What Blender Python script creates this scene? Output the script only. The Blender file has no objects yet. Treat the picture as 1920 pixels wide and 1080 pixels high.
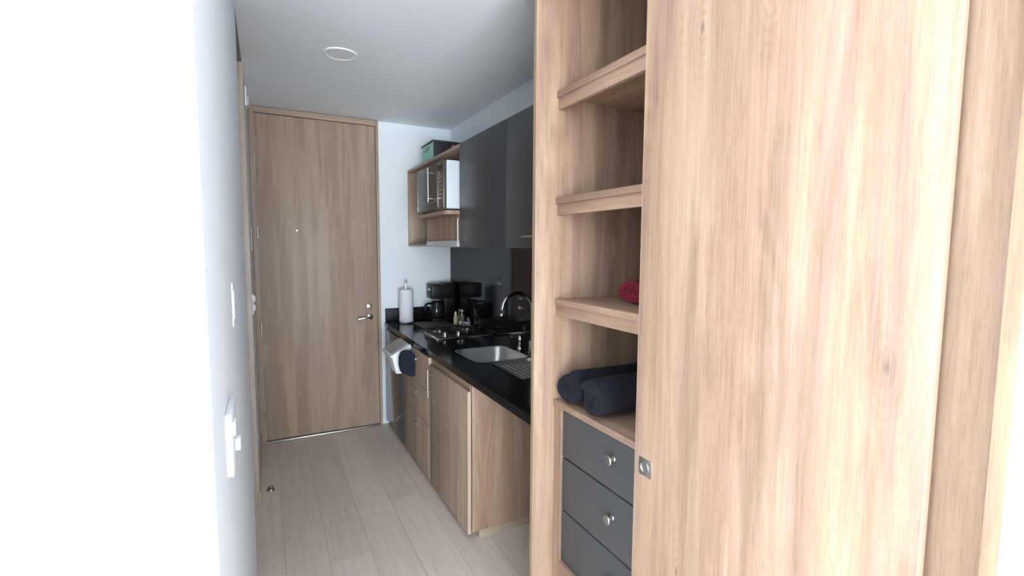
import bpy, bmesh, math, random
from mathutils import Vector, Matrix
random.seed(5)
S = bpy.context.scene
C = bpy.context.collection

# ------------------------------------------------------------------ camera
yaw, pitch, roll, focal_px = 0.4745, -0.0843, 0.0055, 899.1
fw = Vector((math.sin(yaw)*math.cos(pitch), math.cos(yaw)*math.cos(pitch), math.sin(pitch)))
rt = Vector((math.cos(yaw), -math.sin(yaw), 0)); up = rt.cross(fw)
r2 = rt*math.cos(roll) + up*math.sin(roll); u2 = -rt*math.sin(roll) + up*math.cos(roll)
cam = bpy.data.cameras.new('camera'); cam.sensor_width = 36; cam.lens = focal_px/1920*36
cam.clip_start = 0.02
co = bpy.data.objects.new('camera', cam); C.objects.link(co)
m = Matrix((r2, u2, -fw)).transposed().to_4x4(); m.translation = (0, 0, 1.5)
co.matrix_world = m; S.camera = co

# ------------------------------------------------------------------ light, exposure
S.view_settings.view_transform = 'Standard'; S.view_settings.look = 'None'
S.view_settings.gamma = 1; S.view_settings.use_curve_mapping = False
S.view_settings.exposure = 0.0
w = bpy.data.worlds.new('world'); S.world = w; w.use_nodes = True
w.node_tree.nodes['Background'].inputs[0].default_value = (0.75, 0.87, 1.0, 1)
w.node_tree.nodes['Background'].inputs[1].default_value = 1.5
def area(name, loc, rot, sx, sy, power, col):
    l = bpy.data.lights.new(name, 'AREA'); l.shape = 'RECTANGLE'; l.size = sx; l.size_y = sy
    l.energy = power; l.color = col
    o = bpy.data.objects.new(name, l); C.objects.link(o); o.location = loc; o.rotation_euler = rot
    return o
# daylight entering by the room's big window (behind the photographer), then two added fills
area('window_daylight', (-0.85, -4.62, 1.30), (math.radians(-90), 0, math.pi), 3.3, 2.2, 365, (0.84, 0.94, 1.0))
area('wardrobe_fill_light', (-3.0, -0.15, 1.35), (math.radians(-90), 0, math.radians(90)), 1.3, 2.0, 130, (0.88, 0.96, 1.0))  # added fill that evens out the wardrobe doors; its window is invented
area('ceiling_fill_light', (-0.85, -5.3, 0.05), (math.radians(-152), 0, math.pi), 3.2, 1.0, 850, (0.90, 0.96, 1.0))  # added upward fill to brighten the ceiling; no terrace is modelled

# ------------------------------------------------------------------ materials
def nmat(name):
    m = bpy.data.materials.new(name); m.use_nodes = True
    nt = m.node_tree; b = nt.nodes['Principled BSDF']
    return m, nt, b
def N(nt, t, **k):
    n = nt.nodes.new(t)
    for a, v in k.items():
        if a.startswith('i_'):
            n.inputs[a[2:].replace('_', ' ')].default_value = v
        else: setattr(n, a, v)
    return n
def simple(name, col, rough=0.5, metal=0.0, var=0.0, vscale=20, bump=0.0, bscale=200, spec=0.5, coat=0.0, trans=0.0, ior=1.45):
    m, nt, b = nmat(name); L = nt.links.new
    b.inputs['Base Color'].default_value = (*col, 1); b.inputs['Roughness'].default_value = rough
    b.inputs['Metallic'].default_value = metal; b.inputs['Specular IOR Level'].default_value = spec
    b.inputs['Coat Weight'].default_value = coat; b.inputs['Transmission Weight'].default_value = trans
    b.inputs['IOR'].default_value = ior
    g = N(nt, 'ShaderNodeNewGeometry')
    if True:
        no = N(nt, 'ShaderNodeTexNoise', i_Scale=vscale, i_Detail=4.0); L(g.outputs['Position'], no.inputs['Vector'])
        mx = N(nt, 'ShaderNodeMix', data_type='RGBA')
        v = max(var, 0.01)
        mx.inputs[6].default_value = (*[c*(1-v) for c in col], 1); mx.inputs[7].default_value = (*[min(1, c*(1+v)) for c in col], 1)
        L(no.outputs['Fac'], mx.inputs[0]); L(mx.outputs[2], b.inputs['Base Color'])
    if bump:
        n2 = N(nt, 'ShaderNodeTexNoise', i_Scale=bscale, i_Detail=3.0); L(g.outputs['Position'], n2.inputs['Vector'])
        bp = N(nt, 'ShaderNodeBump', i_Strength=bump, i_Distance=0.002); L(n2.outputs['Fac'], bp.inputs['Height']); L(bp.outputs[0], b.inputs['Normal'])
    return m
def wood(name, cols, grain='z', rough=0.5, seed=0.0, figure=1.0, knots=1.0):
    """light oak foil: long soft streaks, pale cathedral figure, fine pores and a few knots"""
    m, nt, b = nmat(name); L = nt.links.new
    g = N(nt, 'ShaderNodeNewGeometry'); oi = N(nt, 'ShaderNodeObjectInfo')
    mul = N(nt, 'ShaderNodeVectorMath', operation='SCALE'); mul.inputs[0].default_value = (7.3, 5.1, 3.7)
    L(oi.outputs['Random'], mul.inputs['Scale'])
    add = N(nt, 'ShaderNodeVectorMath', operation='ADD'); L(g.outputs['Position'], add.inputs[0]); L(mul.outputs[0], add.inputs[1])
    ad2 = N(nt, 'ShaderNodeVectorMath', operation='ADD'); L(add.outputs[0], ad2.inputs[0]); ad2.inputs[1].default_value = (seed, seed*1.7, seed*.6)
    def mp(across, along):
        n = N(nt, 'ShaderNodeMapping'); s = [across]*3; s['xyz'.index(grain)] = along
        n.inputs['Scale'].default_value = s; L(ad2.outputs[0], n.inputs['Vector']); return n.outputs[0]
    broad = N(nt, 'ShaderNodeTexNoise', i_Scale=1.0, i_Detail=5.0, i_Roughness=0.62, i_Distortion=0.5); L(mp(13, 0.75), broad.inputs['Vector'])
    fine = N(nt, 'ShaderNodeTexNoise', i_Scale=1.0, i_Detail=6.0, i_Roughness=0.7); L(mp(150, 5), fine.inputs['Vector'])
    pore = N(nt, 'ShaderNodeTexNoise', i_Scale=1.0, i_Detail=2.0); L(mp(420, 22), pore.inputs['Vector'])
    # cathedral figure = contour rings of a slowly varying field
    fld = N(nt, 'ShaderNodeTexNoise', i_Scale=1.0, i_Detail=1.5, i_Distortion=0.3); L(mp(4.2, 0.9), fld.inputs['Vector'])
    f1 = N(nt, 'ShaderNodeMath', operation='MULTIPLY'); L(fld.outputs['Fac'], f1.inputs[0]); f1.inputs[1].default_value = 85.0
    f1b = N(nt, 'ShaderNodeMath', operation='MULTIPLY_ADD'); L(fine.outputs['Fac'], f1b.inputs[0]); f1b.inputs[1].default_value = 2.5; L(f1.outputs[0], f1b.inputs[2])
    f2 = N(nt, 'ShaderNodeMath', operation='SINE'); L(f1b.outputs[0], f2.inputs[0])
    msk = N(nt, 'ShaderNodeTexNoise', i_Scale=1.0, i_Detail=2.0); L(mp(5.5, 1.3), msk.inputs['Vector'])
    mr = N(nt, 'ShaderNodeMapRange'); mr.inputs['From Min'].default_value = 0.52; mr.inputs['From Max'].default_value = 0.68; L(msk.outputs['Fac'], mr.inputs['Value'])
    fig = N(nt, 'ShaderNodeMath', operation='MULTIPLY'); L(f2.outputs[0], fig.inputs[0]); L(mr.outputs[0], fig.inputs[1])
    # tone = staves + figure + fine fibre + pores
    stv = N(nt, 'ShaderNodeMapRange', interpolation_type='SMOOTHSTEP'); stv.inputs['From Min'].default_value = 0.43; stv.inputs['From Max'].default_value = 0.57; L(broad.outputs['Fac'], stv.inputs['Value'])
    bm_ = N(nt, 'ShaderNodeMath', operation='MULTIPLY'); L(stv.outputs[0], bm_.inputs[0]); bm_.inputs[1].default_value = 0.36
    a = N(nt, 'ShaderNodeMath', operation='MULTIPLY_ADD'); L(fig.outputs[0], a.inputs[0]); a.inputs[1].default_value = 0.13*figure; L(bm_.outputs[0], a.inputs[2])
    a2 = N(nt, 'ShaderNodeMath', operation='MULTIPLY_ADD'); L(fine.outputs['Fac'], a2.inputs[0]); a2.inputs[1].default_value = 0.75; L(a.outputs[0], a2.inputs[2])
    a3 = N(nt, 'ShaderNodeMath', operation='MULTIPLY_ADD'); L(pore.outputs['Fac'], a3.inputs[0]); a3.inputs[1].default_value = 0.45; L(a2.outputs[0], a3.inputs[2])
    sub = N(nt, 'ShaderNodeMath', operation='SUBTRACT'); L(a3.outputs[0], sub.inputs[0]); sub.inputs[1].default_value = 0.29
    cr = N(nt, 'ShaderNodeValToRGB'); e = cr.color_ramp.elements
    e[0].position = 0.12; e[0].color = (*cols[0], 1); e[1].position = 0.85; e[1].color = (*cols[3], 1)
    q = e.new(0.34); q.color = (*cols[1], 1); q = e.new(0.60); q.color = (*cols[2], 1)
    L(sub.outputs[0], cr.inputs['Fac'])
    # mauve-grey heart streaks
    mv = N(nt, 'ShaderNodeTexNoise', i_Scale=1.0, i_Detail=4.0, i_Roughness=.6, i_Distortion=.8); L(mp(7, 0.55), mv.inputs['Vector'])
    mvr = N(nt, 'ShaderNodeMapRange', interpolation_type='SMOOTHSTEP'); mvr.inputs['From Min'].default_value = 0.50; mvr.inputs['From Max'].default_value = 0.60; mvr.inputs['To Max'].default_value = 0.75; L(mv.outputs['Fac'], mvr.inputs['Value'])
    mm = N(nt, 'ShaderNodeMix', data_type='RGBA', blend_type='MULTIPLY'); L(mvr.outputs[0], mm.inputs[0]); L(cr.outputs[0], mm.inputs[6]); mm.inputs[7].default_value = (*cols[4], 1)
    # knots: scattered on the face itself (2D), each with a few growth rings
    ax = [0, 0, 0]; ax['xyz'.index(grain)] = 1
    crs = N(nt, 'ShaderNodeVectorMath', operation='CROSS_PRODUCT'); L(g.outputs['True Normal'], crs.inputs[0]); crs.inputs[1].default_value = ax
    du = N(nt, 'ShaderNodeVectorMath', operation='DOT_PRODUCT'); L(ad2.outputs[0], du.inputs[0]); L(crs.outputs[0], du.inputs[1])
    dv = N(nt, 'ShaderNodeVectorMath', operation='DOT_PRODUCT'); L(ad2.outputs[0], dv.inputs[0]); dv.inputs[1].default_value = ax
    jit = N(nt, 'ShaderNodeMath', operation='MULTIPLY_ADD'); L(broad.outputs['Fac'], jit.inputs[0]); jit.inputs[1].default_value = 0.035; L(du.outputs['Value'], jit.inputs[2])
    cb = N(nt, 'ShaderNodeCombineXYZ'); L(jit.outputs[0], cb.inputs[0]); L(dv.outputs['Value'], cb.inputs[1])
    kmp = N(nt, 'ShaderNodeMapping'); kmp.inputs['Scale'].default_value = (5.0, 1.9, 1); L(cb.outputs[0], kmp.inputs['Vector'])
    vo = N(nt, 'ShaderNodeTexVoronoi', voronoi_dimensions='2D', i_Scale=1.0); L(kmp.outputs[0], vo.inputs['Vector'])
    sepc = N(nt, 'ShaderNodeSeparateColor'); L(vo.outputs['Color'], sepc.inputs[0])
    pick = N(nt, 'ShaderNodeMath', operation='GREATER_THAN'); L(sepc.outputs[0], pick.inputs[0]); pick.inputs[1].default_value = 0.72
    kr = N(nt, 'ShaderNodeMapRange'); kr.inputs['From Min'].default_value = 0.004; kr.inputs['From Max'].default_value = 0.036
    kr.inputs['To Min'].default_value = 0.8; kr.inputs['To Max'].default_value = 0.0; L(vo.outputs['Distance'], kr.inputs['Value'])
    rs = N(nt, 'ShaderNodeMath', operation='MULTIPLY'); L(vo.outputs['Distance'], rs.inputs[0]); rs.inputs[1].default_value = 130.0
    rsn = N(nt, 'ShaderNodeMath', operation='SINE'); L(rs.outputs[0], rsn.inputs[0])
    rm = N(nt, 'ShaderNodeMapRange'); rm.inputs['From Min'].default_value = 0.03; rm.inputs['From Max'].default_value = 0.34
    rm.inputs['To Min'].default_value = 0.22; rm.inputs['To Max'].default_value = 0.0; L(vo.outputs['Distance'], rm.inputs['Value'])
    rr = N(nt, 'ShaderNodeMath', operation='MULTIPLY'); rr.use_clamp = True; L(rsn.outputs[0], rr.inputs[0]); L(rm.outputs[0], rr.inputs[1])
    ks = N(nt, 'ShaderNodeMath', operation='MAXIMUM'); L(kr.outputs[0], ks.inputs[0]); L(rr.outputs[0], ks.inputs[1])
    kp = N(nt, 'ShaderNodeMath', operation='MULTIPLY'); L(ks.outputs[0], kp.inputs[0]); L(pick.outputs[0], kp.inputs[1])
    kq = N(nt, 'ShaderNodeMath', operation='MULTIPLY'); L(kp.outputs[0], kq.inputs[0]); kq.inputs[1].default_value = knots
    # dark pore dashes
    dsh = N(nt, 'ShaderNodeMapRange'); dsh.inputs['From Min'].default_value = 0.58; dsh.inputs['From Max'].default_value = 0.70; dsh.inputs['To Max'].default_value = 0.40; L(pore.outputs['Fac'], dsh.inputs['Value'])
    km = N(nt, 'ShaderNodeMath', operation='MAXIMUM'); L(kq.outputs[0], km.inputs[0]); L(dsh.outputs[0], km.inputs[1])
    mx = N(nt, 'ShaderNodeMix', data_type='RGBA'); L(km.outputs[0], mx.inputs[0]); L(mm.outputs[2], mx.inputs[6]); mx.inputs[7].default_value = (cols[0][0]*.60, cols[0][1]*.66, cols[0][2]*.76, 1)
    L(mx.outputs[2], b.inputs['Base Color'])
    b.inputs['Roughness'].default_value = rough; b.inputs['Specular IOR Level'].default_value = 0.35
    bp = N(nt, 'ShaderNodeBump', i_Strength=0.12, i_Distance=0.001); L(fine.outputs['Fac'], bp.inputs['Height']); L(bp.outputs[0], b.inputs['Normal'])
    return m
OAK = [(0.245, 0.152, 0.104), (0.335, 0.215, 0.148), (0.385, 0.257, 0.180), (0.455, 0.322, 0.228), (0.83, 0.83, 0.92)]
DULL = [(0.30, 0.205, 0.150), (0.375, 0.268, 0.197), (0.43, 0.312, 0.232), (0.48, 0.36, 0.27), (0.90, 0.89, 0.96)]
M = {}
M['oak'] = wood('light_oak_foil', OAK)
M['oak_y'] = wood('light_oak_foil_lengthwise', OAK, 'y')
M['oak_x'] = wood('light_oak_foil_crosswise', OAK, 'x')
M['door_oak'] = wood('entrance_door_oak', DULL, 'z', 0.45, seed=2.3, figure=.5, knots=.12)
M['door_oak_x'] = wood('entrance_door_oak_head', DULL, 'x', 0.45, seed=2.3, figure=.3)
M['door_oak_y'] = wood('kitchen_oak_lengthwise', DULL, 'y', 0.45, seed=1.3, figure=.3)
M['oakedge'] = wood('oak_front_edge', [(0.22, 0.15, 0.10), (0.31, 0.215, 0.14), (0.36, 0.26, 0.17), (0.43, 0.32, 0.21), (.95, .95, 1)], 'z', 0.5, figure=.2, knots=0)
M['jamb'] = wood('pale_oak_jamb', [(0.42, 0.35, 0.28), (0.50, 0.42, 0.35), (0.55, 0.47, 0.39), (0.60, 0.52, 0.44), (.95, .95, 1)], 'z', 0.5, knots=0)
M['edge'] = simple('oak_edge_band', (0.47, 0.36, 0.27), 0.5, var=.06, vscale=60)
M['wall'] = simple('white_wall_paint', (0.78, 0.83, 0.88), 0.85, var=.01, bump=.06, bscale=350)
M['walldim'] = simple('dimmed_white_paint', (0.42, 0.44, 0.46), 0.85, var=.01, bump=.06, bscale=350)  # white walls darkened in colour to cut bounce onto the wardrobe
M['ceil'] = simple('ceiling_paint', (0.86, 0.89, 0.93), 0.9, var=.01, bump=.04, bscale=300)
M['grey'] = simple('charcoal_cabinet_board', (0.045, 0.047, 0.052), 0.38, var=.03, vscale=40)
M['greydrawer'] = simple('slate_grey_drawer_board', (0.078, 0.079, 0.083), 0.45, var=.04, vscale=60)
M['granite'] = simple('black_polished_granite', (0.006, 0.006, 0.007), 0.12, var=.5, vscale=500, spec=0.3)
M['granite_satin'] = simple('black_satin_granite', (0.005, 0.005, 0.008), 0.4, var=.5, vscale=500, spec=.15)
M['glassblk'] = simple('black_glass_splashback', (0.008, 0.008, 0.010), 0.06, var=.05, spec=0.22)
M['steel'] = simple('brushed_stainless_steel', (0.45, 0.45, 0.46), 0.30, 1.0, var=.06, vscale=90)
M['sink'] = simple('satin_sink_steel', (0.60, 0.60, 0.60), 0.42, 1.0, var=.06, vscale=60)
M['chrome'] = simple('polished_chrome', (0.66, 0.66, 0.67), 0.14, 1.0)
M['satin'] = simple('satin_nickel', (0.52, 0.50, 0.47), 0.32, 1.0)
M['blk'] = simple('black_plastic', (0.006, 0.006, 0.007), 0.35, spec=.3)
M['iron'] = simple('black_enamel_iron', (0.010, 0.010, 0.010), 0.55, bump=.3)
M['mirror'] = simple('microwave_mirror_glass', (0.105, 0.09, 0.078), 0.30, 0.35)
M['fridge'] = simple('dark_steel_fridge_front', (0.10, 0.10, 0.105), 0.16, 0.85)
M['fridgeside'] = simple('grey_blue_fridge_side', (0.055, 0.06, 0.068), 0.4)
M['white'] = simple('white_plastic', (0.82, 0.84, 0.86), 0.35)
M['ceilrim'] = simple('satin_white_rim', (0.88, 0.90, 0.93), 0.3)
M['plate'] = simple('matt_white_plate', (0.72, 0.76, 0.80), 0.5)
M['offwhite'] = simple('aged_white_plastic', (0.62, 0.63, 0.64), 0.4)
M['micro'] = simple('white_enamel_side', (0.64, 0.70, 0.76), 0.22)
M['hood'] = simple('pale_grey_enamel', (0.50, 0.51, 0.52), 0.35)
M['paper'] = simple('soft_white_paper', (0.80, 0.80, 0.84), 0.95, bump=.6, bscale=120)
M['navy'] = simple('navy_terry_towel', (0.0065, 0.0075, 0.014), 0.95, var=.35, vscale=300, bump=1.0, bscale=420)
M['navycloth'] = simple('navy_quilted_cotton', (0.008, 0.011, 0.024), 0.9, bump=.6, bscale=200)
M['red'] = simple('crimson_terry_towel', (0.16, 0.008, 0.022), 0.95, var=.3, vscale=300, bump=1.0, bscale=420)
M['mint'] = simple('mint_green_card', (0.36, 0.66, 0.57), 0.7, var=.08)
M['darkcard'] = simple('dark_printed_card', (0.022, 0.018, 0.022), 0.5, var=.2)
M['darkgreen'] = simple('dark_green_card_edge', (0.012, 0.035, 0.03), 0.5)
M['lilac'] = simple('mauve_print', (0.26, 0.23, 0.30), 0.6, var=.3)
M['slate'] = simple('dark_grey_cutting_board', (0.075, 0.068, 0.060), 0.55, var=.1)
M['glass'] = simple('clear_glass', (0.9, 0.95, 0.95), 0.03, trans=1.0)
M['darkglass'] = simple('smoked_glass', (0.02, 0.02, 0.022), 0.04, coat=.5)
M['amber'] = simple('mustard_yellow_spice', (0.30, 0.20, 0.05), 0.7, var=.2)
M['cream'] = simple('cream_plastic', (0.60, 0.52, 0.32), 0.5)
M['porcelain'] = simple('white_porcelain', (0.8, 0.8, 0.8), 0.2)
M['dark_matt'] = simple('dark_rubber', (0.02, 0.02, 0.02), 0.7)  # plain dark rubber colour for feet, ring and socket holes
M['toe'] = simple('toe_kick_board', (0.38, 0.30, 0.22), 0.6, var=.1)
# bin lid: translucent-looking grey plastic
M['recess_shade'] = simple('grey_recess_shade', (0.25, 0.25, 0.25), 0.6)  # mid-grey that paints the shade in the doorway recess
M['keys'] = simple('pale_key_print', (0.40, 0.40, 0.42), 0.5)
M['lid'] = simple('smoky_grey_plastic', (0.33, 0.32, 0.31), 0.25)

def floor_mat():
    m, nt, b = nmat('grey_beige_laminate'); L = nt.links.new
    g = N(nt, 'ShaderNodeNewGeometry')
    sep = N(nt, 'ShaderNodeSeparateXYZ'); L(g.outputs['Position'], sep.inputs[0])
    W = 0.192; LEN = 1.25; X0 = 0.036
    a = N(nt, 'ShaderNodeMath', operation='SUBTRACT'); L(sep.outputs['X'], a.inputs[0]); a.inputs[1].default_value = X0
    u = N(nt, 'ShaderNodeMath', operation='DIVIDE'); L(a.outputs[0], u.inputs[0]); u.inputs[1].default_value = W
    fl = N(nt, 'ShaderNodeMath', operation='FLOOR'); L(u.outputs[0], fl.inputs[0])
    fr = N(nt, 'ShaderNodeMath', operation='FRACT'); L(u.outputs[0], fr.inputs[0])
    h = N(nt, 'ShaderNodeTexWhiteNoise', noise_dimensions='1D'); L(fl.outputs[0], h.inputs['W'])
    v0 = N(nt, 'ShaderNodeMath', operation='DIVIDE'); L(sep.outputs['Y'], v0.inputs[0]); v0.inputs[1].default_value = LEN
    v = N(nt, 'ShaderNodeMath', operation='ADD'); L(v0.outputs[0], v.inputs[0]); L(h.outputs['Value'], v.inputs[1])
    vf = N(nt, 'ShaderNodeMath', operation='FRACT'); L(v.outputs[0], vf.inputs[0])
    vl = N(nt, 'ShaderNodeMath', operation='FLOOR'); L(v.outputs[0], vl.inputs[0])
    def seam(x, half):
        p = N(nt, 'ShaderNodeMath', operation='PINGPONG'); L(x.outputs[0], p.inputs[0]); p.inputs[1].default_value = 0.5
        r = N(nt, 'ShaderNodeMapRange'); r.inputs['From Min'].default_value = half*.3; r.inputs['From Max'].default_value = half
        r.inputs['To Min'].default_value = 1; r.inputs['To Max'].default_value = 0; L(p.outputs[0], r.inputs['Value']); return r
    s1 = seam(fr, 0.013); s2 = seam(vf, 0.0011)
    sm = N(nt, 'ShaderNodeMath', operation='MAXIMUM'); L(s1.outputs[0], sm.inputs[0]); L(s2.outputs[0], sm.inputs[1])
    cmb = N(nt, 'ShaderNodeCombineXYZ'); L(fl.outputs[0], cmb.inputs[0]); L(vl.outputs[0], cmb.inputs[1])
    wn = N(nt, 'ShaderNodeTexWhiteNoise', noise_dimensions='3D'); L(cmb.outputs[0], wn.inputs['Vector'])
    sc = N(nt, 'ShaderNodeVectorMath', operation='SCALE'); L(wn.outputs['Color'], sc.inputs[0]); sc.inputs['Scale'].default_value = 9
    ad = N(nt, 'ShaderNodeVectorMath', operation='ADD'); L(g.outputs['Position'], ad.inputs[0]); L(sc.outputs[0], ad.inputs[1])
    mp = N(nt, 'ShaderNodeMapping'); mp.inputs['Scale'].default_value = (45, 2.2, 1); L(ad.outputs[0], mp.inputs['Vector'])
    n1 = N(nt, 'ShaderNodeTexNoise', i_Scale=1.0, i_Detail=6.0, i_Roughness=.65, i_Distortion=.6); L(mp.outputs[0], n1.inputs['Vector'])
    cr = N(nt, 'ShaderNodeValToRGB'); e = cr.color_ramp.elements
    e[0].position = .25; e[0].color = (0.64, 0.545, 0.475, 1); e[1].position = .75; e[1].color = (0.80, 0.69, 0.61, 1)
    L(n1.outputs['Fac'], cr.inputs['Fac'])
    tone = N(nt, 'ShaderNodeMapRange'); tone.inputs['To Min'].default_value = .92; tone.inputs['To Max'].default_value = 1.06; L(wn.outputs['Value'], tone.inputs['Value'])
    hs = N(nt, 'ShaderNodeHueSaturation'); L(cr.outputs[0], hs.inputs['Color']); L(tone.outputs[0], hs.inputs['Value'])
    mx = N(nt, 'ShaderNodeMix', data_type='RGBA'); L(sm.outputs[0], mx.inputs[0]); L(hs.outputs[0], mx.inputs[6]); mx.inputs[7].default_value = (0.50, 0.42, 0.37, 1)
    L(mx.outputs[2], b.inputs['Base Color']); b.inputs['Roughness'].default_value = 0.42
    b.inputs['Specular IOR Level'].default_value = 0.35
    bp = N(nt, 'ShaderNodeBump', i_Strength=0.1, i_Distance=0.001); L(n1.outputs['Fac'], bp.inputs['Height']); L(bp.outputs[0], b.inputs['Normal'])
    return m
M['floor'] = floor_mat()

# ------------------------------------------------------------------ mesh helpers
class MB:
    """collects shapes (world coordinates) into one mesh"""
    def __init__(s): s.bm = bmesh.new()
    def box(s, x0, x1, y0, y1, z0, z1, bev=0.0, rot=None, seg=2):
        r = bmesh.ops.create_cube(s.bm, size=1.0)['verts']
        for v in r:
            v.co = Vector(((x0+x1)/2+v.co.x*(x1-x0), (y0+y1)/2+v.co.y*(y1-y0), (z0+z1)/2+v.co.z*(z1-z0)))
        if bev:
            ed = list({e for v in r for e in v.link_edges})
            q = bmesh.ops.bevel(s.bm, geom=ed, offset=bev, segments=seg, profile=.5, affect='EDGES')
            r = list({v for f in q['faces'] for v in f.verts} | {v for v in r if v.is_valid})
        if rot:
            bmesh.ops.rotate(s.bm, verts=r, cent=rot[0], matrix=rot[1])
        return s
    def cyl(s, p0, p1, ra, rb=None, seg=24, caps=True):
        rb = ra if rb is None else rb
        p0, p1 = Vector(p0), Vector(p1); d = p1-p0
        q = d.to_track_quat('Z', 'Y').to_matrix().to_4x4(); q.translation = (p0+p1)/2
        bmesh.ops.create_cone(s.bm, cap_ends=caps, segments=seg, radius1=ra, radius2=rb, depth=d.length, matrix=q); return s
    def lathe(s, prof, base, axis=(0, 0, 1), seg=32):
        """prof: list of (radius, height) from base along axis"""
        q = Vector(axis).to_track_quat('Z', 'Y').to_matrix(); base = Vector(base); rings = []
        for r, h in prof:
            if r < 1e-6: rings.append([s.bm.verts.new(base+q@Vector((0, 0, h)))])
            else: rings.append([s.bm.verts.new(base+q@Vector((r*math.cos(2*math.pi*i/seg), r*math.sin(2*math.pi*i/seg), h))) for i in range(seg)])
        for a, b in zip(rings, rings[1:]):
            for i in range(seg):
                j = (i+1) % seg
                if len(a) == 1 and len(b) == 1: continue
                if len(a) == 1: f = (a[0], b[j], b[i])
                elif len(b) == 1: f = (a[i], a[j], b[0])
                else: f = (a[i], a[j], b[j], b[i])
                s.bm.faces.new(f)
        return s
    def tube(s, pts, r, seg=12, sub=6, caps=True):
        P = [Vector(p) for p in pts]
        if sub > 1 and len(P) > 2:
            Q = []
            for i in range(len(P)-1):
                a = P[max(i-1, 0)]; b = P[i]; c = P[i+1]; d = P[min(i+2, len(P)-1)]
                for k in range(sub):
                    t = k/sub
                    Q.append(0.5*((2*b)+(-a+c)*t+(2*a-5*b+4*c-d)*t*t+(-a+3*b-3*c+d)*t**3))
            P = Q+[P[-1]]
        rings = []; prev = None
        for i, p in enumerate(P):
            t = (P[min(i+1, len(P)-1)]-P[max(i-1, 0)]).normalized()
            u = (Vector((0, 0, 1)) if abs(t.z) < .9 else Vector((1, 0, 0))) if prev is None else prev
            u = (u-t*u.dot(t)).normalized(); prev = u; v = t.cross(u)
            rr = r[min(i*len(r)//len(P), len(r)-1)] if isinstance(r, (list, tuple)) else r
            rings.append([s.bm.verts.new(p+(u*math.cos(2*math.pi*k/seg)+v*math.sin(2*math.pi*k/seg))*rr) for k in range(seg)])
        for a, b in zip(rings, rings[1:]):
            for k in range(seg): s.bm.faces.new((a[k], a[(k+1) % seg], b[(k+1) % seg], b[k]))
        if caps:
            s.bm.faces.new(rings[0][::-1]); s.bm.faces.new(rings[-1])
        return s
    def prism(s, poly, fn, t0, t1):
        """poly 2D points; fn(u,v,t)->3D"""
        a = [s.bm.verts.new(fn(u, v, t0)) for u, v in poly]; b = [s.bm.verts.new(fn(u, v, t1)) for u, v in poly]
        n = len(poly)
        s.bm.faces.new(a); s.bm.faces.new(b[::-1])
        for i in range(n): s.bm.faces.new((a[i], b[i], b[(i+1) % n], a[(i+1) % n]))
        return s
    def hexa(s, bot, top, bev=0):
        a = [s.bm.verts.new(p) for p in bot]; b = [s.bm.verts.new(p) for p in top]
        s.bm.faces.new(a[::-1]); s.bm.faces.new(b)
        for i in range(4): s.bm.faces.new((a[i], a[(i+1) % 4], b[(i+1) % 4], b[i]))
        if bev:
            ed = list({e for v in a+b for e in v.link_edges})
            bmesh.ops.bevel(s.bm, geom=ed, offset=bev, segments=3, profile=.5, affect='EDGES')
        return s
    def build(s, name, mat, parent=None, origin=None, smooth=32):
        bm = s.bm
        bmesh.ops.recalc_face_normals(bm, faces=bm.faces[:])
        if parent is not None:
            o0 = world_loc(parent)
        elif origin is not None: o0 = Vector(origin)
        else:
            xs = [v.co for v in bm.verts]
            o0 = Vector(((min(c.x for c in xs)+max(c.x for c in xs))/2, (min(c.y for c in xs)+max(c.y for c in xs))/2, min(c.z for c in xs)))
        for v in bm.verts: v.co -= o0
        for f in bm.faces: f.smooth = True
        lim = math.radians(smooth)
        for e in bm.edges:
            if len(e.link_faces) != 2 or e.calc_face_angle(0) > lim: e.smooth = False
        me = bpy.data.meshes.new(name); bm.to_mesh(me); bm.free()
        mats = mat if isinstance(mat, (list, tuple)) else [mat]
        for q in mats: me.materials.append(M[q])
        o = bpy.data.objects.new(name, me); C.objects.link(o)
        if parent is not None: o.parent = parent
        else: o.location = o0
        return o
def world_loc(o):
    v = Vector(o.location)
    while o.parent: o = o.parent; v = v+Vector(o.location)
    return v
def tag(o, label, cat=None, group=None, kind=None):
    o['label'] = label
    if cat: o['category'] = cat
    if group: o['group'] = group
    if kind: o['kind'] = kind
    return o
def thing(name, loc, label, cat, group=None, kind=None):
    o = bpy.data.objects.new(name, None); o.empty_display_size = .05; C.objects.link(o); o.location = loc
    return tag(o, label, cat, group, kind)
def B(name, mat, parent, *a, bev=0.0):
    return MB().box(*a, bev=bev).build(name, mat, parent)

# ================================================================== THE ROOM
CE = 2.51; FY = 4.03; RX = 1.46; LX = -0.08; CY = 0.835
BK = -4.5; RL = -2.9; TH = 0.12
tag(MB().box(RL-TH, RX+TH, BK-TH, FY+TH, -.1, 0).build('floor', 'floor'), 'grey-beige laminate plank floor of the passage and kitchen', 'floor', kind='structure')
tag(MB().box(RL-TH, RX+TH, BK-TH, FY+TH, CE, CE+.1).build('ceiling', 'ceil'), 'plain white ceiling over the passage', 'ceiling', kind='structure')
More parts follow.
